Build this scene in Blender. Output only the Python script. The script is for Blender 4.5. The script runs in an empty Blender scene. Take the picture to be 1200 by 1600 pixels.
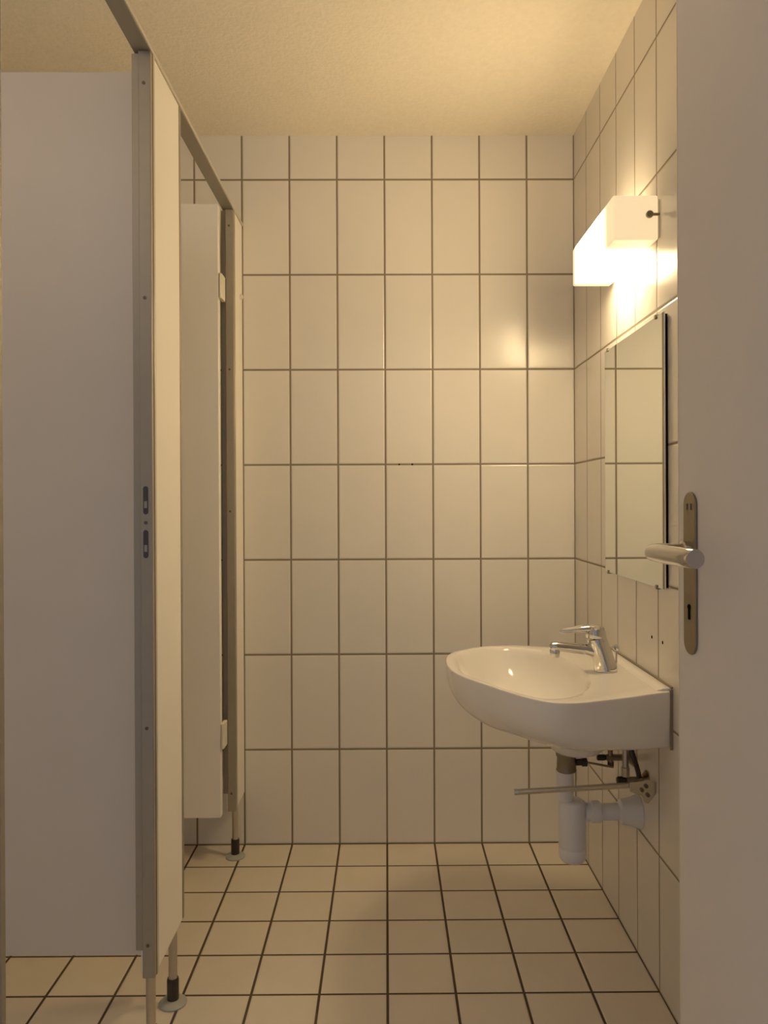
import bpy, bmesh, math
from mathutils import Vector, Matrix

sc = bpy.context.scene
COL = sc.collection
U = 0.16            # wall tile width in metres
XR = 1.119          # right wall plane
ZC = 2.388          # ceiling height
YF = -2.40          # front wall (doorway side)
XL = -1.16          # wall behind the cubicles

# ------------------------------------------------------------------ materials
def nt(m):
    m.use_nodes = True
    return m.node_tree

def pbr(name, color, rough=0.5, metal=0.0, noise=0.0, nscale=30.0, bump=0.0, bscale=200.0, coat=0.0, spec=0.5):
    m = bpy.data.materials.new(name)
    t = nt(m)
    b = t.nodes['Principled BSDF']
    b.inputs['Base Color'].default_value = (*color, 1)
    b.inputs['Roughness'].default_value = rough
    b.inputs['Metallic'].default_value = metal
    b.inputs['Specular IOR Level'].default_value = spec
    b.inputs['Coat Weight'].default_value = coat
    tc = t.nodes.new('ShaderNodeTexCoord')
    if noise > 0:
        n = t.nodes.new('ShaderNodeTexNoise')
        n.inputs['Scale'].default_value = nscale
        n.inputs['Detail'].default_value = 4
        t.links.new(tc.outputs['Object'], n.inputs['Vector'])
        mr = t.nodes.new('ShaderNodeMapRange')
        mr.inputs['From Min'].default_value = 0.3
        mr.inputs['From Max'].default_value = 0.7
        mr.inputs['To Min'].default_value = 1 - noise
        mr.inputs['To Max'].default_value = 1 + noise
        t.links.new(n.outputs['Fac'], mr.inputs['Value'])
        v = t.nodes.new('ShaderNodeVectorMath')
        v.operation = 'SCALE'
        v.inputs[0].default_value = color
        t.links.new(mr.outputs['Result'], v.inputs['Scale'])
        t.links.new(v.outputs['Vector'], b.inputs['Base Color'])
    if bump > 0:
        n2 = t.nodes.new('ShaderNodeTexNoise')
        n2.inputs['Scale'].default_value = bscale
        n2.inputs['Detail'].default_value = 3
        t.links.new(tc.outputs['Object'], n2.inputs['Vector'])
        bp = t.nodes.new('ShaderNodeBump')
        bp.inputs['Strength'].default_value = 1.0
        bp.inputs['Distance'].default_value = bump
        t.links.new(n2.outputs['Fac'], bp.inputs['Height'])
        t.links.new(bp.outputs['Normal'], b.inputs['Normal'])
    return m

def tile_mat(name, ax, sa, oa, bx, sb, ob, joint, tile, grout, rough, var=0.03, wav=0.0004, depth=0.0012):
    """glazed tiles on a grid: ax / bx are world axes, sa / sb tile sizes, oa / ob a joint position"""
    m = bpy.data.materials.new(name)
    t = nt(m)
    L = t.links
    b = t.nodes['Principled BSDF']
    g = t.nodes.new('ShaderNodeNewGeometry')
    s = t.nodes.new('ShaderNodeSeparateXYZ')
    L.new(g.outputs['Position'], s.inputs[0])
    def math_(op, a, c=None, d=None):
        n = t.nodes.new('ShaderNodeMath')
        n.operation = op
        for i, v in enumerate((a, c, d)):
            if v is None: continue
            if isinstance(v, (int, float)): n.inputs[i].default_value = v
            else: L.new(v, n.inputs[i])
        return n.outputs[0]
    dist, cell = [], []
    for axis, size, off in ((ax, sa, oa), (bx, sb, ob)):
        p = math_('DIVIDE', math_('SUBTRACT', s.outputs[axis], off), size)
        f = math_('FRACT', p)
        e = math_('SUBTRACT', 0.5, math_('ABSOLUTE', math_('SUBTRACT', f, 0.5)))
        dist.append(math_('MULTIPLY', e, size))
        cell.append(math_('FLOOR', p))
    d = math_('MINIMUM', dist[0], dist[1])
    mr = t.nodes.new('ShaderNodeMapRange')
    mr.interpolation_type = 'SMOOTHSTEP'
    mr.inputs['From Min'].default_value = joint * 0.38
    mr.inputs['From Max'].default_value = joint * 0.62
    L.new(d, mr.inputs['Value'])
    mask = mr.outputs['Result']
    cv = t.nodes.new('ShaderNodeCombineXYZ')
    L.new(cell[0], cv.inputs[0]); L.new(cell[1], cv.inputs[1])
    wn = t.nodes.new('ShaderNodeTexWhiteNoise')
    wn.noise_dimensions = '3D'
    L.new(cv.outputs[0], wn.inputs['Vector'])
    no = t.nodes.new('ShaderNodeTexNoise')
    no.inputs['Scale'].default_value = 9
    no.inputs['Detail'].default_value = 3
    L.new(g.outputs['Position'], no.inputs['Vector'])
    k = math_('ADD', 1 - var, math_('MULTIPLY', wn.outputs['Value'], var * 1.2))
    k = math_('ADD', k, math_('MULTIPLY', math_('SUBTRACT', no.outputs['Fac'], 0.5), var * 1.6))
    vs = t.nodes.new('ShaderNodeVectorMath'); vs.operation = 'SCALE'
    vs.inputs[0].default_value = tile
    L.new(k, vs.inputs['Scale'])
    mx = t.nodes.new('ShaderNodeMix'); mx.data_type = 'RGBA'
    mx.inputs['A'].default_value = (*grout, 1)
    L.new(mask, mx.inputs['Factor']); L.new(vs.outputs['Vector'], mx.inputs['B'])
    L.new(mx.outputs['Result'], b.inputs['Base Color'])
    mr2 = t.nodes.new('ShaderNodeMapRange')
    mr2.inputs['To Min'].default_value = 0.9
    mr2.inputs['To Max'].default_value = rough
    L.new(mask, mr2.inputs['Value']); L.new(mr2.outputs['Result'], b.inputs['Roughness'])
    # bump: sunk joints, rounded tile edge, slightly wavy glaze
    mr3 = t.nodes.new('ShaderNodeMapRange')
    mr3.interpolation_type = 'SMOOTHSTEP'
    mr3.inputs['From Min'].default_value = joint * 0.3
    mr3.inputs['From Max'].default_value = joint * 1.1
    L.new(d, mr3.inputs['Value'])
    nw = t.nodes.new('ShaderNodeTexNoise')
    nw.inputs['Scale'].default_value = 7
    nw.inputs['Detail'].default_value = 1
    L.new(g.outputs['Position'], nw.inputs['Vector'])
    h = math_('ADD', math_('MULTIPLY', mr3.outputs['Result'], depth), math_('MULTIPLY', nw.outputs['Fac'], wav))
    bp = t.nodes.new('ShaderNodeBump')
    bp.inputs['Strength'].default_value = 1.0
    bp.inputs['Distance'].default_value = 1.0
    L.new(h, bp.inputs['Height']); L.new(bp.outputs['Normal'], b.inputs['Normal'])
    return m

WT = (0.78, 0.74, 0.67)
GR = (0.20, 0.155, 0.10)
M = {}
M['back'] = tile_mat('wall tiles back', 0, U, 0.0, 2, 2 * U, 0.0, 0.0062, WT, GR, 0.22)
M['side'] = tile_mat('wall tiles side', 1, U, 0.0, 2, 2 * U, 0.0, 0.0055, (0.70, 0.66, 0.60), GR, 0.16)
M['floor'] = tile_mat('floor tiles', 0, U, 0.0, 1, U, 0.0, 0.0065, (0.68, 0.60, 0.475), (0.045, 0.026, 0.014), 0.42, var=0.06, wav=0.0003)
M['ceil'] = pbr('rough ceiling plaster', (0.90, 0.82, 0.66), 0.95, noise=0.03, nscale=60, bump=0.0025, bscale=95)
M['plaster'] = pbr('painted plaster', (0.72, 0.69, 0.63), 0.9, noise=0.02, nscale=20)
M['lam'] = pbr('cream laminate', (0.87, 0.83, 0.75), 0.42, noise=0.015, nscale=4)
M['lamlit'] = pbr('pale cream door laminate', (0.93, 0.90, 0.84), 0.4, noise=0.01, nscale=4)  # lighter copy of the cream laminate, brightness put into the door colour
M['lamshade'] = pbr('grey cream laminate', (0.60, 0.55, 0.48), 0.45, noise=0.02, nscale=5)  # same cream laminate darkened, the divider's shade put into its colour
M['alu'] = pbr('brushed aluminium', (0.31, 0.275, 0.215), 0.5, 0.45, noise=0.03, nscale=40)
M['aludark'] = pbr('dull aluminium', (0.30, 0.275, 0.225), 0.55, 0.6)
M['lip'] = pbr('pale aluminium lip', (0.60, 0.55, 0.46), 0.4, 0.5)
M['tube'] = pbr('support tube steel', (0.46, 0.41, 0.33), 0.35, 0.75)
M['black'] = pbr('black rubber', (0.012, 0.010, 0.010), 0.5)
M['foot'] = pbr('grey green plastic foot', (0.36, 0.37, 0.32), 0.5)
M['dark'] = pbr('dark recess', (0.035, 0.028, 0.030), 0.5)
M['screw'] = pbr('dark screw head', (0.10, 0.08, 0.06), 0.5, 0.5)
M['hinge'] = pbr('white plastic hinge', (0.80, 0.74, 0.60), 0.45)
M['ceramic'] = pbr('white glazed ceramic', (0.82, 0.79, 0.745), 0.12, coat=0.5)
M['chrome'] = pbr('chrome', (0.62, 0.61, 0.58), 0.07, 1.0)
M['satin'] = pbr('satin steel', (0.24, 0.20, 0.135), 0.32, 1.0)
M['steel'] = pbr('polished steel lever', (0.50, 0.485, 0.47), 0.13, 1.0)
M['barsteel'] = pbr('light steel bar', (0.58, 0.53, 0.43), 0.25, 1.0)
M['brass'] = pbr('worn grey fitting', (0.23, 0.20, 0.15), 0.42, 0.8)
M['pvc'] = pbr('white plastic pipe', (0.70, 0.70, 0.72), 0.35)
M['seal'] = pbr('brown grey sealant', (0.22, 0.18, 0.13), 0.7)
M['doorp'] = pbr('painted door', (0.79, 0.755, 0.75), 0.5, noise=0.015, nscale=3, bump=0.0002, bscale=30)
M['dooredge'] = pbr('painted door edge', (0.72, 0.67, 0.58), 0.5)
M['mirror'] = pbr('mirror glass', (0.86, 0.90, 0.84), 0.008, 1.0)
M['mirroredge'] = pbr('mirror glass edge', (0.80, 0.84, 0.80), 0.2, 0.2)
M['hole'] = pbr('drilled hole black', (0.006, 0.005, 0.004), 0.9, spec=0.0)

def lamp_mat():
    m = bpy.data.materials.new('opal glass diffuser, lit')
    t = nt(m); L = t.links
    b = t.nodes['Principled BSDF']
    b.inputs['Base Color'].default_value = (0.9, 0.82, 0.68, 1)
    b.inputs['Roughness'].default_value = 0.25
    g = t.nodes.new('ShaderNodeNewGeometry')
    s = t.nodes.new('ShaderNodeSeparateXYZ'); L.new(g.outputs['Position'], s.inputs[0])
    def mth(op, a, c=None):
        n = t.nodes.new('ShaderNodeMath'); n.operation = op
        for i, v in enumerate((a, c)):
            if v is None: continue
            if isinstance(v, (int, float)): n.inputs[i].default_value = v
            else: L.new(v, n.inputs[i])
        return n.outputs[0]
    # the tube sits in the far part of the diffuser, so the near end stays dimmer
    y0 = t.nodes.new('ShaderNodeMapRange'); y0.interpolation_type = 'SMOOTHSTEP'
    y0.inputs['From Min'].default_value = -0.785; y0.inputs['From Max'].default_value = -0.655
    L.new(s.outputs[1], y0.inputs['Value'])
    y1 = t.nodes.new('ShaderNodeMapRange'); y1.interpolation_type = 'SMOOTHSTEP'
    y1.inputs['From Min'].default_value = -0.450; y1.inputs['From Max'].default_value = -0.500
    L.new(s.outputs[1], y1.inputs['Value'])
    glow = mth('POWER', mth('MULTIPLY', y0.outputs['Result'], y1.outputs['Result']), 1.6)
    sn = t.nodes.new('ShaderNodeSeparateXYZ'); L.new(g.outputs['Normal'], sn.inputs[0])
    top = mth('SUBTRACT', 1.0, mth('MULTIPLY', mth('MAXIMUM', sn.outputs[2], 0.0), 0.78))
    top = mth('SUBTRACT', top, mth('MULTIPLY', mth('MAXIMUM', mth('MULTIPLY', sn.outputs[2], -1.0), 0.0), 0.08))
    strength = mth('ADD', mth('MULTIPLY', mth('MULTIPLY', glow, top), LAMP_K), LAMP_B)
    b.inputs['Emission Color'].default_value = (1.0, 0.695, 0.335, 1)
    L.new(strength, b.inputs['Emission Strength'])
    return m
LAMP_K, LAMP_B = 29.0, 0.40
M['lamp'] = lamp_mat()

# ------------------------------------------------------------------ mesh helpers
def mark(o, label=None, cat=None, group=None, kind=None):
    if label: o['label'] = label
    if cat: o['category'] = cat
    if group: o['group'] = group
    if kind: o['kind'] = kind
    return o

def empty(name, loc, label, cat, group=None, kind=None):
    o = bpy.data.objects.new(name, None)
    o.empty_display_size = 0.05
    o.location = loc
    COL.objects.link(o)
    return mark(o, label, cat, group, kind)

def wloc(o):
    v = Vector((0, 0, 0))
    while o:
        v += o.location
        o = o.parent
    return v

def obj(name, bm, mat, parent=None, bevel=0, seg=2, smooth=True, origin=None):
    """bm is in world coordinates"""
    bmesh.ops.recalc_face_normals(bm, faces=bm.faces)
    if origin is None:
        origin = Vector((0, 0, 0))
        if bm.verts and parent is not None:
            lo = Vector([min(v.co[i] for v in bm.verts) for i in range(3)])
            hi = Vector([max(v.co[i] for v in bm.verts) for i in range(3)])
            origin = (lo + hi) / 2
    origin = Vector(origin)
    bmesh.ops.translate(bm, verts=bm.verts, vec=-origin)
    me = bpy.data.meshes.new(name)
    bm.to_mesh(me); bm.free()
    me.materials.append(mat)
    o = bpy.data.objects.new(name, me)
    COL.objects.link(o)
    if parent is not None:
        o.parent = parent
        o.location = origin - wloc(parent)
    else:
        o.location = origin
    if bevel:
        md = o.modifiers.new('bevel', 'BEVEL')
        md.width = bevel; md.segments = seg; md.limit_method = 'ANGLE'; md.angle_limit = math.radians(40)
    if smooth:
        for p in me.polygons: p.use_smooth = True
        me.set_sharp_from_angle(angle=math.radians(38))
    return o

def NB(): return bmesh.new()

def box(bm, x0, x1, y0, y1, z0, z1):
    vs = [bm.verts.new((x, y, z)) for x in (x0, x1) for y in (y0, y1) for z in (z0, z1)]
    for f in ((0,1,3,2),(4,6,7,5),(0,4,5,1),(2,3,7,6),(0,2,6,4),(1,5,7,3)):
        bm.faces.new([vs[i] for i in f])
    return bm

def frame_at(d):
    d = d.normalized()
    a = Vector((0, 0, 1)) if abs(d.z) < 0.9 else Vector((1, 0, 0))
    u = d.cross(a).normalized()
    return u, d.cross(u).normalized()

def tube(bm, pts, radii, n=20, caps=True, squash=None):
    """swept tube through pts with radii; squash = (axis vector, factor)"""
    pts = [Vector(p) for p in pts]
    if isinstance(radii, (int, float)): radii = [radii] * len(pts)
    rings = []
    u = None
    for i, p in enumerate(pts):
        if i == 0: d = pts[1] - pts[0]
        elif i == len(pts) - 1: d = pts[-1] - pts[-2]
        else: d = (pts[i+1] - p).normalized() + (p - pts[i-1]).normalized()
        d.normalize()
        if u is None: u, v = frame_at(d)
        else:
            u = (u - d * u.dot(d)).normalized(); v = d.cross(u).normalized()
        ring = []
        for k in range(n):
            a = 2 * math.pi * k / n
            o = (u * math.cos(a) + v * math.sin(a)) * radii[i]
            if squash:
                ax, f = squash; ax = Vector(ax).normalized()
                o = o - ax * o.dot(ax) * (1 - f)
            ring.append(bm.verts.new(p + o))
        rings.append(ring)
    for a, b in zip(rings, rings[1:]):
        for k in range(n):
            bm.faces.new((a[k], a[(k+1) % n], b[(k+1) % n], b[k]))
    if caps:
        bm.faces.new(rings[0][::-1]); bm.faces.new(rings[-1])
    return bm

def lathe(bm, prof, c, axis='z', n=36):
    """prof = list of (radius, height) around point c along axis"""
    rings = []
    for r, h in prof:
        ring = []
        for k in range(n):
            a = 2 * math.pi * k / n
            x, y = r * math.cos(a), r * math.sin(a)
            if axis == 'z': p = (c[0] + x, c[1] + y, c[2] + h)
            elif axis == 'x': p = (c[0] + h, c[1] + x, c[2] + y)
            else: p = (c[0] + x, c[1] + h, c[2] + y)
            ring.append(bm.verts.new(p))
        rings.append(ring)
    for a, b in zip(rings, rings[1:]):
        for k in range(n):
            bm.faces.new((a[k], a[(k+1) % n], b[(k+1) % n], b[k]))
    bm.faces.new(rings[0][::-1]); bm.faces.new(rings[-1])
    return bm

def arc(c, p0, p1, n=8):
    """circular-ish bend from p0 to p1 around corner c (quadratic curve)"""
    c, p0, p1 = Vector(c), Vector(p0), Vector(p1)
    return [p0 * (1-t)**2 + c * 2*t*(1-t) + p1 * t*t for t in [i / n for i in range(n + 1)]]

# ------------------------------------------------------------------ room shell
def struct(name, bm, mat, label, cat):
    return mark(obj(name, bm, mat, smooth=False), label, cat, kind='structure')

struct('floor', box(NB(), XL, XR, YF, 0, -0.05, 0), M['floor'], 'beige square floor tiles with dark brown joints', 'floor')
struct('ceiling', box(NB(), XL, XR, YF, 0, ZC, ZC + 0.05), M['ceil'], 'cream roughcast plaster ceiling', 'ceiling')
wb = struct('wall_back', box(NB(), XL - 0.05, XR + 0.05, 0, 0.05, -0.05, ZC + 0.05), M['back'], 'far wall of upright cream tiles with brown joints', 'wall')
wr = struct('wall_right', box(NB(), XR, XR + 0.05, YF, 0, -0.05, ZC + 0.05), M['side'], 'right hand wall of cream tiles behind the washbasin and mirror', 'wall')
struct('wall_left', box(NB(), XL - 0.05, XL, YF, 0, -0.05, ZC + 0.05), M['side'], 'tiled wall at the back of the cubicles', 'wall')
def hole(parent, c, axis, r=0.0042):
    lathe_bm = lathe(NB(), [(r, -0.0006), (r, 0.0006)], c, axis, 14)
    o = obj('drill_hole', lathe_bm, M['hole'], parent)
    mark(o, 'small black drilled hole')
hole(wr, (XR, -0.756, 0.826), 'x'); hole(wr, (XR, -0.829, 0.826), 'x')
hole(wb, (0.526, 0, 1.280), 'y', 0.0032); hole(wb, (0.570, 0, 1.280), 'y', 0.0036)

# ------------------------------------------------------------------ cubicle front
T = 0.034           # thickness of the partition front, from x = -T to 0
ZB, ZT = 0.178, 2.083

def leg(parent, x, y, zt):
    o = obj('leg', lathe(NB(), [(0.0098, 0.012), (0.0098, zt)], (x, y, 0), 'z', 20), M['tube'], parent)
    obj('rubber_sleeve', lathe(NB(), [(0.0125, 0.008), (0.0135, 0.012), (0.0135, 0.056), (0.0125, 0.060)], (x, y, 0), 'z', 24), M['black'], o)
    obj('foot_plate', lathe(NB(), [(0.031, 0.0005), (0.0315, 0.004), (0.026, 0.009), (0.016, 0.012)], (x, y, 0), 'z', 32), M['foot'], o)

def pilaster(y0, y1, label, prof_near, prof_far, legs, screws=(), slots=False, knob=False):
    t = empty('cubicle_pilaster', (-T / 2, (y0 + y1) / 2, 0), label, 'partition panel', 'fixed narrow panels of the toilet cubicles')
    pn = 0.013 if prof_near else 0
    pf = 0.013 if prof_far else 0
    obj('panel', box(NB(), -T + 0.003, 0, y0 + pn, y1 - pf, ZB, ZT), M['lam'], t, 0.0012)
    for yy, sgn, on, zbot in ((y0, 1, prof_near, ZB - 0.003), (y1, -1, prof_far, ZB)):
        if not on: continue
        bm = NB()
        a, b = sorted((yy, yy + sgn * 0.013))
        box(bm, -T + 0.010, 0.0015, a, b, zbot, ZT)
        pr = obj('edge_profile', bm, M['alu'], t, 0.0015)
        a2, b2 = sorted((yy + sgn * 0.008, yy + sgn * 0.03))
        obj('door_stop', box(NB(), -T - 0.006, -T + 0.0098, a2, b2, ZB + 0.05, ZT - 0.002), M['alu'], pr, 0.001)
        if sgn == 1:
            obj('edge_lip', box(NB(), -0.003, 0.0028, yy + 0.0160, yy + 0.026, zbot, ZT), M['lip'], pr, 0.001)
            obj('groove_shade', box(NB(), -0.003, 0.0016, yy + 0.0132, yy + 0.0158, zbot, ZT), M['screw'], pr)  # dark strip painting the shade of the groove beside the lip
            for z in screws:
                obj('screw', lathe(NB(), [(0.0036, -0.0012), (0.0036, 0.001)], (-0.0125, yy, z), 'y', 14), M['screw'], pr)
            if slots:
                for z0, z1 in ((1.130, 1.188), (1.040, 1.098)):
                    bm = NB()
                    r = 0.0052
                    pts = []
                    for k in range(13):
                        a = math.pi * k / 12
                        pts.append((-0.0125 + r * math.cos(a), z1 - r + r * math.sin(a)))
                    for k in range(13):
                        a = math.pi + math.pi * k / 12
                        pts.append((-0.0125 + r * math.cos(a), z0 + r + r * math.sin(a)))
                    f = bm.faces.new([bm.verts.new((x, yy - 0.0008, z)) for x, z in pts])
                    ex = bmesh.ops.extrude_face_region(bm, geom=[f])
                    bmesh.ops.translate(bm, verts=[v for v in ex['geom'] if isinstance(v, bmesh.types.BMVert)], vec=(0, 0.0015, 0))
                    mark(obj('lock_slot', bm, M['dark'], pr), 'dark oval lock slot')
                    # the catch glimpsed inside
                    zm = (z0 + z1) / 2
                    obj('catch', box(NB(), -0.0155, -0.0095, yy - 0.0012, yy - 0.0004, zm - 0.016, zm - 0.002), M['aludark'], pr)
    for ly in legs: leg(t, -0.0145, ly, ZB + 0.0)
    if knob:
        obj('bumper', lathe(NB(), [(0.003, 0), (0.009, 0.002), (0.009, 0.007), (0.005, 0.010)], (0.0, y0 + 0.115, 1.835), 'x', 18), M['hinge'], t)
    return t

pilaster(-1.020, -0.785, 'cream pilaster between the two cubicle doors, with lock slots in its metal edge', True, True, (-0.995, -0.829),
         (2.016, 1.575, 1.113, 0.690, 0.243), slots=True)
pilaster(-0.158, -0.002, 'narrow cream pilaster against the far tiled wall, carrying door hinges', True, False, (-0.091,), (2.030, 1.575, 1.126, 0.232), knob=True)
pilaster(YF + 0.002, -1.640, 'cream pilaster at the left edge of the photo, nearest the camera', False, True, (-2.30, -1.70))

# head rail over all fronts
rail = empty('head_rail', (-T / 2, (YF) / 2, ZT), 'grey metal rail along the top of the cubicle fronts', 'rail')
obj('channel', box(NB(), -T - 0.001, -0.0005, YF + 0.002, -0.001, ZT + 0.0004, ZT + 0.0085), M['aludark'], rail, 0.001)
obj('edge_strip', box(NB(), -0.0003, 0.0035, YF + 0.002, -0.001, ZT + 0.0002, ZT + 0.009), M['lip'], rail, 0.001)

# divider between the cubicles
dv = empty('cubicle_divider', (-0.6, -0.93, 0), 'large cream panel dividing the cubicles, running left from the lock jamb', 'partition panel')
obj('panel', box(NB(), XL + 0.02, -T - 0.0125, -0.945, -0.915, 0.180, 2.080), M['lamshade'], dv, 0.0012)
obj('wall_channel', box(NB(), XL + 0.001, XL + 0.0195, -0.951, -0.909, 0.17, 2.083), M['alu'], dv, 0.001)
obj('edge_profile', box(NB(), -T - 0.0120, -T - 0.0065, -0.948, -0.912, 0.178, 2.083), M['alu'], dv, 0.001)
for z in (0.5, 1.1, 1.8):
    obj('bracket', box(NB(), -T - 0.0062, -T + 0.0028, -0.944, -0.916, z, z + 0.04), M['alu'], dv)

# open cubicle door hinged on the far pilaster
cd = empty('cubicle_door', (-0.04, -0.195, 0), 'cream cubicle door standing open inward, parallel to the far wall', 'cubicle door')
obj('leaf', box(NB(), -0.645, -0.036, -0.211, -0.181, 0.176, 2.079), M['lamlit'], cd, 0.0015)
for zc in (1.826, 0.428):
    h = obj('hinge', box(NB(), -0.0355, -0.0245, -0.208, -0.1595, zc - 0.038, zc + 0.038), M['hinge'], cd, 0.0008)
    obj('hinge_pin', lathe(NB(), [(0.0040, -0.0385), (0.0040, 0.0385)], (-0.0300, -0.2085, zc), 'z', 16), M['hinge'], h)
obj('lock_case', box(NB(), -0.64, -0.585, -0.223, -0.2112, 1.06, 1.17), M['alu'], cd, 0.002)

# ------------------------------------------------------------------ room door, standing open on the right
PIV = Vector((0.9243, -1.4946, 0))
ANG = math.radians(3.2)        # the nearer end swings towards the right wall
def rot_door(bm):
    bmesh.ops.rotate(bm, verts=bm.verts, cent=PIV, matrix=Matrix.Rotation(ANG, 3, 'Z'))
    return bm
door = empty('door_1', (0.97, -2.3, 0), 'plain grey cream room door standing open, with a long metal handle plate', 'door', kind='structure')
px, py = PIV.x, PIV.y
obj('leaf', rot_door(box(NB(), px, px + 0.040, py - 0.80, py + 0.0435, 0.008, 2.02)), M['doorp'], door, 0.0015)
obj('edge_band', rot_door(box(NB(), px + 0.0004, px + 0.0396, py + 0.0438, py + 0.0475, 0.008, 2.02)), M['dooredge'], door, 0.001)
def plate_bm():
    bm = NB(); r = 0.0195; z0, z1 = 0.930, 1.166; pts = []
    for k in range(17):
        a = math.pi * k / 16; pts.append((py + r * math.cos(a), z1 - r + r * math.sin(a)))
    for k in range(17):
        a = math.pi + math.pi * k / 16; pts.append((py + r * math.cos(a), z0 + r + r * math.sin(a)))
    f = bm.faces.new([bm.verts.new((px - 0.0005, y, z)) for y, z in pts])
    ex = bmesh.ops.extrude_face_region(bm, geom=[f])
    bmesh.ops.translate(bm, verts=[v for v in ex['geom'] if isinstance(v, bmesh.types.BMVert)], vec=(-0.0035, 0, 0))
    return bm
plate = obj('handle_plate', rot_door(plate_bm()), M['satin'], door, 0.0012)
bm = NB()
lathe(bm, [(0.0042, -0.0008), (0.0042, 0.0005)], (px - 0.0042, py, 0.999), 'x', 16)
box(bm, px - 0.005, px - 0.0038, py - 0.0026, py + 0.0026, 0.981, 0.997)
obj('keyhole', rot_door(bm), M['hole'], plate)
for dy in (-0.006, 0.006):
    obj('screw_slot', rot_door(box(NB(), px - 0.0048, px - 0.0038, py + dy - 0.0014, py + dy + 0.0014, 1.140, 1.149)), M['screw'], plate)
LZ = 1.0795
obj('collar', rot_door(lathe(NB(), [(0.0135, -0.016), (0.0155, -0.014), (0.0155, -0.0042)], (px, py, LZ), 'x', 28)), M['steel'], plate)
gx = px - 0.064
path = [(px - 0.010, py, LZ), (px - 0.030, py, LZ)] + arc((gx, py, LZ), (px - 0.034, py, LZ), (gx, py - 0.022, LZ), 10) + \
       [(gx + 0.0005, py - 0.05, LZ), (gx + 0.001, py - 0.09, LZ), (gx + 0.0015, py - 0.12, LZ), (gx + 0.002, py - 0.143, LZ), (gx + 0.002, py - 0.1455, LZ)]
rad = [0.0115] * 2 + [0.0122] * 11 + [0.0130, 0.0130, 0.0128, 0.0126, 0.0118]
obj('lever_handle', rot_door(tube(NB(), path, rad, 28)), M['steel'], plate)
for zc in (0.25, 1.80):
    obj('hinge', rot_door(lathe(NB(), [(0.008, -0.04), (0.008, 0.04)], (px + 0.03, py - 0.811, zc), 'z', 16)), M['satin'], door)

# ------------------------------------------------------------------ wall lamp
lamp = empty('wall_lamp', (XR, -0.63, 1.81), 'lit box shaped opal wall lamp above the mirror', 'lamp')
obj('diffuser', box(NB(), 1.009, XR - 0.006, -0.826, -0.436, 1.757, 1.860), M['lamp'], lamp, 0.004, 3)
obj('mounting_plate', box(NB(), XR - 0.0055, XR - 0.0005, -0.822, -0.440, 1.764, 1.853), M['hinge'], lamp, 0.001)
kn = obj('end_knob', lathe(NB(), [(0.0065, -0.012), (0.0085, -0.010), (0.0085, -0.004), (0.004, -0.003), (0.004, 0.0)], (1.091, -0.8265, 1.813), 'y', 22), M['satin'], lamp)
obj('knob_pin', tube(NB(), [(1.099, -0.8335, 1.813), (1.114, -0.8335, 1.813)], 0.0035, 12), M['satin'], kn)

# ------------------------------------------------------------------ mirror
mr = empty('wall_mirror', (XR, -0.61, 1.26), 'frameless rectangular mirror on the right wall above the washbasin', 'mirror')
MY0, MY1, MZ0, MZ1 = -0.870, -0.396, 0.953, 1.580
obj('backing', box(NB(), XR - 0.0065, XR - 0.001, MY0 + 0.001, MY1 - 0.002, MZ0 + 0.003, MZ1 - 0.004), M['hole'], mr)
obj('glass', box(NB(), XR - 0.0095, XR - 0.0067, MY0, MY1, MZ0, MZ1), M['mirror'], mr)
def edge_frame():
    bm = NB()
    x0, x1 = XR - 0.0093, XR - 0.0068
    box(bm, x0, x1, MY0 - 0.0008, MY0 - 0.0001, MZ0, MZ1)
    box(bm, x0, x1, MY0, MY1, MZ1 + 0.0001, MZ1 + 0.0010)
    box(bm, x0, x1, MY0, MY1, MZ0 - 0.0010, MZ0 - 0.0001)
    return bm
obj('glass_edge', edge_frame(), M['mirroredge'], mr)
for y in (MY0 + 0.052, MY1 - 0.03):
    for z, s in ((MZ0, -1), (MZ1, 1)):
        if s > 0 and y > -0.5: pass
        bm = NB()
        box(bm, XR - 0.0120, XR - 0.0098, y - 0.005, y + 0.005, z - 0.005, z + 0.005)
        box(bm, XR - 0.0120, XR - 0.001, y - 0.005, y + 0.005, *sorted((z + s * 0.0015, z + s * 0.005)))
        mark(obj('clip', bm, M['brass'], mr, 0.0008), 'small metal mirror clip')

# ------------------------------------------------------------------ washbasin
CY = -0.655
half = [(1.119, .235), (1.08, .250), (1.03, .273), (.985, .293), (.946, .308), (.88, .330), (.827, .328), (.779, .297), (.733, .252), (.695, .200), (.663, .155), (.640, .090), (.632, .0)]
def catmull(P, n=8):
    out = []
    for i in range(len(P) - 1):
        p0 = P[i-1] if i else (2*P[0][0]-P[1][0], 2*P[0][1]-P[1][1])
        p1, p2 = P[i], P[i+1]
        p3 = P[i+2] if i + 2 < len(P) else (P[-2][0], -P[-2][1])
        for k in range(n):
            t = k / n
            out.append(tuple(0.5 * ((2*p1[j]) + (-p0[j]+p2[j])*t + (2*p0[j]-5*p1[j]+4*p2[j]-p3[j])*t*t + (-p0[j]+3*p1[j]-3*p2[j]+p3[j])*t**3) for j in (0, 1)))
    out.append(P[-1])
    return out
hc = catmull(half)
poly = [(x, CY - h) for x, h in hc] + [(x, CY + h) for x, h in hc[::-1][1:]]     # near side first, round the tip, far side
NA = 96
c0 = (0.86, CY)
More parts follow.
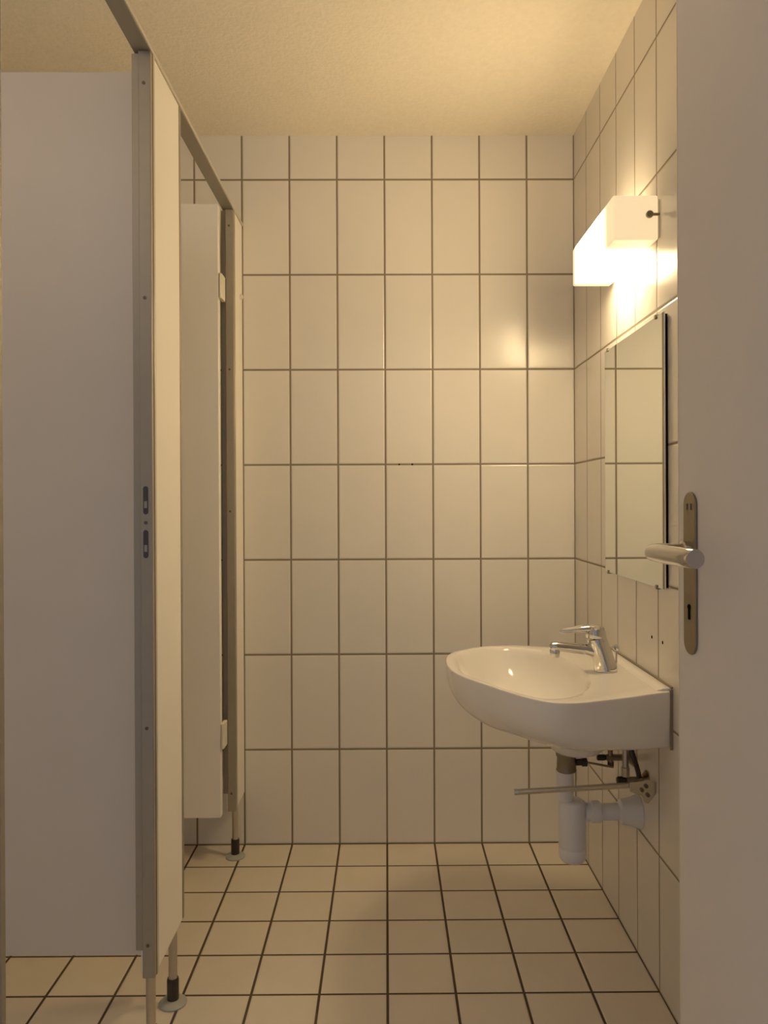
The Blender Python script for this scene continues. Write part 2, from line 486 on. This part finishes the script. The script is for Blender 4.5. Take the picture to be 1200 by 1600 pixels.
def ray_poly(a):
    dx, dy = math.cos(a), math.sin(a); best = None
    n = len(poly)
    for i in range(n):
        x1, y1 = poly[i]; x2, y2 = poly[(i+1) % n]
        ex, ey = x2 - x1, y2 - y1
        den = dx * ey - dy * ex
        if abs(den) < 1e-12: continue
        t = ((x1 - c0[0]) * ey - (y1 - c0[1]) * ex) / den
        s = ((x1 - c0[0]) * dy - (y1 - c0[1]) * dx) / den
        if t > 0 and -1e-6 <= s <= 1 + 1e-6: best = t if best is None else max(best, t)
    return (c0[0] + dx * best, c0[1] + dy * best)
corner = math.atan2(0.235, XR - c0[0])
angs = sorted([2 * math.pi * k / NA for k in range(NA)] + [corner, -corner + 2 * math.pi])
outer = [ray_poly(a) for a in angs]
def zr(x):
    t = min(1, max(0, (0.86 - x) / 0.22))
    return 0.728 + 0.016 * t * t * (3 - 2 * t)
WX = XR - 0.0015
def side_pt(p, phi):
    x, y = p
    x = min(x, WX)
    wall = max(0, 1 - (XR - x) / 0.30)
    ex = 0.22 * wall + 0.95 * (1 - wall)
    cs, sn = max(0.0, math.cos(phi)), math.sin(phi)
    fx = 0.46 + 0.54 * cs
    fm = 0.55 + 0.27 * wall
    fy = fm + (1 - fm) * cs ** ex
    fr = min(1, max(0, (0.88 - x) / 0.22))
    D = 0.130 + 0.030 * fr
    nx = WX - (WX - x) * fx
    ny = CY + (y - CY) * fy
    return (nx, ny, zr(x) - 0.004 - (D - 0.004) * sn ** (0.70 + 0.25 * wall))
rings = []
rings_def = []
for k in range(14, 0, -1):
    phi = (k / 14) * math.pi / 2
    rings_def.append([side_pt(p, phi) for p in outer])
def toward(p, d):
    vx, vy = c0[0] - p[0], c0[1] - p[1]; l = math.hypot(vx, vy)
    q = (p[0] + vx / l * d, p[1] + vy / l * d)
    return q
def clampx(p): return (min(p[0], WX), p[1])
for d, dz in ((0.0, -0.004), (0.0004, -0.0018), (0.0014, -0.0005), (0.0034, 0.0)):
    r = []
    for p in outer:
        q = clampx(toward(p, d)) if p[0] < XR - 1e-4 else (WX, p[1] + (CY - p[1]) * d * 3)
        r.append((q[0], q[1], zr(p[0]) + dz))
    rings_def.append(r)
ic, ia, ib = (0.813, CY), 0.163, 0.300
inner = []
for a in angs:
    # ellipse-like opening, flatter towards the tap
    dx, dy = math.cos(a), math.sin(a)
    lo, hi = 0.0, 0.6
    for _ in range(30):
        t = (lo + hi) / 2
        q = (c0[0] + dx * t, c0[1] + dy * t)
        if abs((q[0] - ic[0]) / ia) ** 2.2 + abs((q[1] - ic[1]) / ib) ** 2.2 < 1: lo = t
        else: hi = t
    o = ray_poly(a)
    R = math.hypot(o[0] - c0[0], o[1] - c0[1])
    lim = R - 0.016
    t = -0.008 * math.log(math.exp(-t / 0.008) + math.exp(-lim / 0.008))
    inner.append((c0[0] + dx * t, c0[1] + dy * t))
def mix(a, b, t): return (a[0] + (b[0]-a[0]) * t, a[1] + (b[1]-a[1]) * t)
for t in (0.3, 0.7):
    rings_def.append([(*clampx(mix(toward(p, 0.005), q, t)), zr(mix(p, q, t)[0])) for p, q in zip(outer, inner)])
for sfac, dz in ((1.0, -0.0005), (0.985, -0.003), (0.965, -0.010), (0.94, -0.024), (0.90, -0.045), (0.83, -0.070), (0.72, -0.092), (0.56, -0.108), (0.38, -0.118), (0.2, -0.123), (0.09, -0.126)):
    r = []
    for p in inner:
        cxx = ic[0] + (1 - sfac) * 0.06
        r.append((cxx + (p[0] - ic[0]) * sfac, CY + (p[1] - CY) * sfac, zr(p[0]) * min(1, sfac * 1) + (1 - min(1, sfac)) * 0.738 + dz))
    rings_def.append(r)
bm = NB()
for r in rings_def: rings.append([bm.verts.new(p) for p in r])
n = len(angs)
for a, b in zip(rings, rings[1:]):
    for k in range(n): bm.faces.new((a[k], a[(k+1) % n], b[(k+1) % n], b[k]))
cv = bm.verts.new((0.93, CY, 0.590))
for k in range(n): bm.faces.new((rings[0][(k+1) % n], rings[0][k], cv))
bm.faces.new(rings[-1])
sink = empty('washbasin', (XR, CY, 0.73), 'white ceramic washbasin mounted on the right hand tiled wall', 'washbasin')
obj('basin', bm, M['ceramic'], sink)
# raised ledge along the wall
bm = NB()
prof = [(XR - 0.0015, .731), (XR - 0.0015, .7345), (XR - 0.020, .7345), (XR - 0.026, .7325), (XR - 0.036, .7285), (XR - 0.036, .724), (XR - 0.0015, .724)]
ends = []
for y in (CY - 0.232, CY + 0.232): ends.append([bm.verts.new((x, y, z)) for x, z in prof])
for k in range(len(prof)): bm.faces.new((ends[0][k], ends[0][(k+1) % len(prof)], ends[1][(k+1) % len(prof)], ends[1][k]))
bm.faces.new(ends[0]); bm.faces.new(ends[1][::-1])
obj('wall_ledge', bm, M['ceramic'], sink, 0.003, 3)
DXc = 0.965
obj('drain_boss', lathe(NB(), [(0.036, 0.5165), (0.056, 0.521), (0.068, 0.532), (0.073, 0.550), (0.074, 0.590)], (DXc - 0.004, CY, 0), 'z', 40), M['ceramic'], sink)
bm = NB()
box(bm, XR - 0.007, XR - 0.0002, CY - 0.2385, CY - 0.2355, 0.597, 0.731)
box(bm, XR - 0.005, XR - 0.0002, CY - 0.2385, CY + 0.236, 0.7350, 0.7385)
obj('sealant', bm, M['seal'], sink)
obj('drain_ring', lathe(NB(), [(0.022, -0.004), (0.024, 0.0), (0.018, 0.002)], (0.880, CY, 0.6175), 'z', 28), M['chrome'], sink)

# ------------------------------------------------------------------ basin mixer tap
FX, FY, FZ = 1.028, CY - 0.027, 0.7285
tap = empty('mixer_tap', (FX, FY, FZ), 'chrome single lever mixer tap standing on the washbasin', 'tap')
body = tube(NB(), [(FX, FY, FZ - 0.001), (FX, FY, FZ + 0.006), (FX - 0.001, FY, FZ + 0.012), (FX - 0.007, FY, FZ + 0.035), (FX - 0.015, FY, FZ + 0.060), (FX - 0.021, FY, FZ + 0.078), (FX - 0.023, FY, FZ + 0.084)],
            [0.0290, 0.0290, 0.0280, 0.0262, 0.0250, 0.0245, 0.0235], 32)
obj('body', body, M['chrome'], tap)
cap = tube(NB(), [(FX - 0.0232, FY, FZ + 0.0845), (FX - 0.0235, FY, FZ + 0.088), (FX - 0.025, FY, FZ + 0.098), (FX - 0.024, FY, FZ + 0.107), (FX - 0.023, FY, FZ + 0.112), (FX - 0.023, FY, FZ + 0.114)],
           [0.0235, 0.0255, 0.0250, 0.0225, 0.0150, 0.005], 32)
obj('cartridge_cap', cap, M['chrome'], tap)
lv = tube(NB(), [(FX - 0.008, FY, FZ + 0.101), (FX - 0.034, FY, FZ + 0.108), (FX - 0.062, FY, FZ + 0.106), (FX - 0.090, FY, FZ + 0.102), (FX - 0.112, FY, FZ + 0.100), (FX - 0.116, FY, FZ + 0.100)],
          [0.0150, 0.0160, 0.0145, 0.0115, 0.0080, 0.003], 24, squash=((0, 0, 1), 0.60))
obj('lever', lv, M['chrome'], tap)
sp = tube(NB(), [(FX - 0.018, FY, FZ + 0.048), (FX - 0.050, FY, FZ + 0.055), (FX - 0.090, FY, FZ + 0.059), (FX - 0.120, FY, FZ + 0.062), (FX - 0.131, FY, FZ + 0.061), (FX - 0.138, FY, FZ + 0.057)],
          [0.0180, 0.0140, 0.0125, 0.0120, 0.0128, 0.008], 24)
obj('spout', sp, M['chrome'], tap)
obj('aerator', lathe(NB(), [(0.0115, 0.036), (0.0128, 0.038), (0.0128, 0.053), (0.0100, 0.057)], (FX - 0.127, FY, FZ), 'z', 24), M['chrome'], tap)
pr = obj('pop_up_rod', lathe(NB(), [(0.0025, 0.0), (0.0025, 0.048)], (FX + 0.0335, FY + 0.022, FZ), 'z', 12), M['chrome'], tap)
obj('rod_knob', lathe(NB(), [(0.003, 0.046), (0.0075, 0.050), (0.0085, 0.055), (0.0065, 0.060), (0.002, 0.062)], (FX + 0.0335, FY + 0.022, FZ), 'z', 18), M['chrome'], pr)

# ------------------------------------------------------------------ trap and waste
DXc = 0.935
trap = empty('bottle_trap', (DXc, CY, 0.24), 'white plastic bottle trap below the washbasin, draining into the right wall', 'drain trap')
obj('waste_collar', lathe(NB(), [(0.024, 0.470), (0.026, 0.473), (0.024, 0.478), (0.0235, 0.505), (0.026, 0.509), (0.0265, 0.5162)], (DXc, CY, 0), 'z', 28), M['brass'], trap)
obj('inlet_pipe', lathe(NB(), [(0.0205, 0.398), (0.0205, 0.425), (0.0225, 0.427), (0.0225, 0.440), (0.0215, 0.445), (0.0215, 0.4695)], (DXc - 0.003, CY, 0), 'z', 28), M['pvc'], trap)
obj('bottle', lathe(NB(), [(0.012, 0.240), (0.026, 0.243), (0.0325, 0.250), (0.0345, 0.262), (0.0345, 0.276), (0.0335, 0.278), (0.0345, 0.280), (0.0340, 0.386), (0.031, 0.393), (0.024, 0.3975)], (DXc + 0.015, CY, 0), 'z', 36), M['pvc'], trap)
ox = DXc + 0.015
obj('outlet_pipe', lathe(NB(), [(0.0225, ox + 0.030), (0.0225, 0.995), (0.0270, 0.997), (0.0270, 1.018), (0.0210, 1.020), (0.0210, 1.068)], (0, CY, 0.366), 'x', 28), M['pvc'], trap)
obj('wall_rosette', lathe(NB(), [(0.0215, 1.066), (0.030, 1.072), (0.034, 1.095), (0.043, XR - 0.001)], (0, CY, 0.366), 'x', 32), M['pvc'], trap)
obj('linkage_boss', lathe(NB(), [(0.0085, DXc + 0.0235), (0.0085, DXc + 0.037), (0.011, DXc + 0.038), (0.011, DXc + 0.050), (0.005, DXc + 0.052)], (0, CY - 0.006, 0.494), 'x', 18), M['black'], trap)
obj('linkage_rod', tube(NB(), [(DXc + 0.048, CY - 0.006, 0.494), (DXc + 0.118, CY - 0.004, 0.480)], 0.0028, 10), M['brass'], trap)

# ------------------------------------------------------------------ angle valves and hoses
def valve(x, y, z, label, knob_r):
    v = empty('angle_valve', (XR, y, z), label, 'valve', None)
    obj('valve_body', lathe(NB(), [(0.0085, x - 0.012), (0.0085, XR - 0.012)], (0, y, z), 'x', 20), M['brass'], v)
    obj('wall_flange', lathe(NB(), [(0.013, XR - 0.012), (0.024, XR - 0.0015)], (0, y, z), 'x', 24), M['satin'], v)
    obj('valve_knob', lathe(NB(), [(knob_r * 0.7, x - 0.036), (knob_r, x - 0.033), (knob_r, x - 0.016), (knob_r * 0.8, x - 0.0125)], (0, y, z), 'x', 10), M['black'], v)
    return v
def hose(v, a, b, r, mat, bow=0.03):
    a, b = Vector(a), Vector(b)
    m1, m2 = a + Vector((0, 0, bow)), b - Vector((0, 0, bow))
    pts = []
    for i in range(13):
        t = i / 12
        pts.append(a*(1-t)**3 + m1*3*t*(1-t)**2 + m2*3*t*t*(1-t) + b*t**3)
    obj('supply_hose', tube(NB(), pts, r, 14), mat, v)
v1 = valve(1.062, CY + 0.050, 0.487, 'dark angle valve on the wall under the washbasin, nearer the far wall', 0.008)
hose(v1, (1.062, CY + 0.050, 0.474), (1.056, CY + 0.045, 0.575), 0.0068, M['brass'], 0.02)
obj('blanking_cap', lathe(NB(), [(0.006, 0.462), (0.0085, 0.464), (0.0085, 0.476)], (1.062, CY + 0.050, 0), 'z', 8), M['black'], v1)
v2 = valve(1.080, CY - 0.062, 0.468, 'angle valve under the washbasin behind the bracket of the metal bar, with a pale riser', 0.009)
obj('riser', lathe(NB(), [(0.0075, 0.477), (0.0105, 0.478), (0.0105, 0.499), (0.0080, 0.501), (0.0080, 0.585)], (1.066, CY - 0.062, 0), 'z', 8), M['tube'], v2)
hose(v2, (1.094, CY - 0.078, 0.480), (1.066, CY - 0.078, 0.585), 0.0062, M['black'], 0.02)

# swivel bar on the wall below the basin
BY = -0.775
bar = empty('towel_bar', (XR, BY, 0.475), 'thin metal towel bar reaching out from the wall under the washbasin', 'towel bar')
tubeb = tube(NB(), [(0.789, BY, 0.4625), (0.800, BY, 0.463), (1.088, BY, 0.478)], [0.0066, 0.0066, 0.0066], 20)
rod = obj('rod', tubeb, M['barsteel'], bar)
obj('end_cap', tube(NB(), [(0.783, BY, 0.4622), (0.791, BY, 0.4626)], 0.0072, 20), M['chrome'], rod)
bm = NB()
pts = [(1.055, .487), (1.100, .492), (XR - 0.001, .487), (XR - 0.001, .462), (1.108, .448), (1.098, .436), (1.090, .440), (1.083, .455), (1.055, .466)]
f = bm.faces.new([bm.verts.new((x, BY - 0.0125, z)) for x, z in pts])
ex = bmesh.ops.extrude_face_region(bm, geom=[f])
bmesh.ops.translate(bm, verts=[v for v in ex['geom'] if isinstance(v, bmesh.types.BMVert)], vec=(0, 0.005, 0))
br = obj('bracket', bm, M['barsteel'], bar, 0.001)
for x, z in ((1.083, .470), (1.093, .479), (1.097, .458)):
    obj('bolt', lathe(NB(), [(0.0045, -0.004), (0.0045, 0.0)], (x, BY - 0.0127, z), 'y', 8), M['screw'], br)

# ------------------------------------------------------------------ light
sc.world = bpy.data.worlds.new('world')
sc.world.use_nodes = True
bg = sc.world.node_tree.nodes['Background']
bg.inputs['Color'].default_value = (0.86, 0.89, 1.0, 1)
bg.inputs['Strength'].default_value = 0.098

def area(name, loc, rot, sx, sy, energy, color, label):
    l = bpy.data.lights.new(name, 'AREA')
    l.shape = 'RECTANGLE'; l.size = sx; l.size_y = sy; l.energy = energy; l.color = color
    o = bpy.data.objects.new(name, l)
    o.location = loc; o.rotation_euler = rot
    COL.objects.link(o)
    return o
area('rear_fill', (0.45, -3.6, 2.15), (math.radians(70), 0, 0), 1.2, 0.6, 0.5, (0.9, 0.93, 1.0), '')  # added soft fill from behind the camera, not an actual fitting
pl = bpy.data.lights.new('cubicle_fill', 'POINT')  # unseen fill added to lift the divider and cubicle ceiling
pl.energy = 3.4; pl.color = (1.0, 0.76, 0.54); pl.shadow_soft_size = 0.12
po = bpy.data.objects.new('cubicle_fill', pl); po.location = (-0.60, -2.05, 2.25); COL.objects.link(po)

# ------------------------------------------------------------------ camera
cam = bpy.data.cameras.new('camera')
co = bpy.data.objects.new('camera', cam)
COL.objects.link(co)
f, pit, yaw, rol = 1211.959, -0.00182, 0.00588, 0.00436
cam.sensor_fit = 'VERTICAL'
cam.sensor_height = 24.0
cam.lens = f / 1600 * 24.0
cam.clip_start = 0.02
cam.shift_x = -10.575 / 1600
cam.shift_y = -13.28 / 1600
Rz = Matrix.Rotation(-yaw, 3, 'Z')
c, s = math.cos(pit), math.sin(pit)
# columns of the world-from-camera matrix
def cam2world(a, b):      # a right, b up, 1 forward
    X = math.cos(rol) * a + math.sin(rol) * b; Z = -math.sin(rol) * a + math.cos(rol) * b; Y = 0.0
    return X, Y, Z
def full(a, b, w):
    X = math.cos(rol) * a + math.sin(rol) * b; Z = -math.sin(rol) * a + math.cos(rol) * b; Y = w
    Y2 = c * Y - s * Z; Z2 = s * Y + c * Z
    X3 = math.cos(yaw) * X + math.sin(yaw) * Y2; Y3 = -math.sin(yaw) * X + math.cos(yaw) * Y2
    return Vector((X3, Y3, Z2))
rx, ry, rz = full(1, 0, 0), full(0, 1, 0), full(0, 0, -1)
mat = Matrix((rx, ry, rz)).transposed().to_4x4()
mat.translation = Vector((0.48157, -2.6166, 1.15308))
co.matrix_world = mat
sc.camera = co

sc.view_settings.view_transform = 'Standard'
sc.view_settings.look = 'None'
sc.view_settings.exposure = 0.92
sc.view_settings.gamma = 1.25
sc.cycles.max_bounces = 10
sc.cycles.diffuse_bounces = 6
sc.cycles.sample_clamp_indirect = 6.0
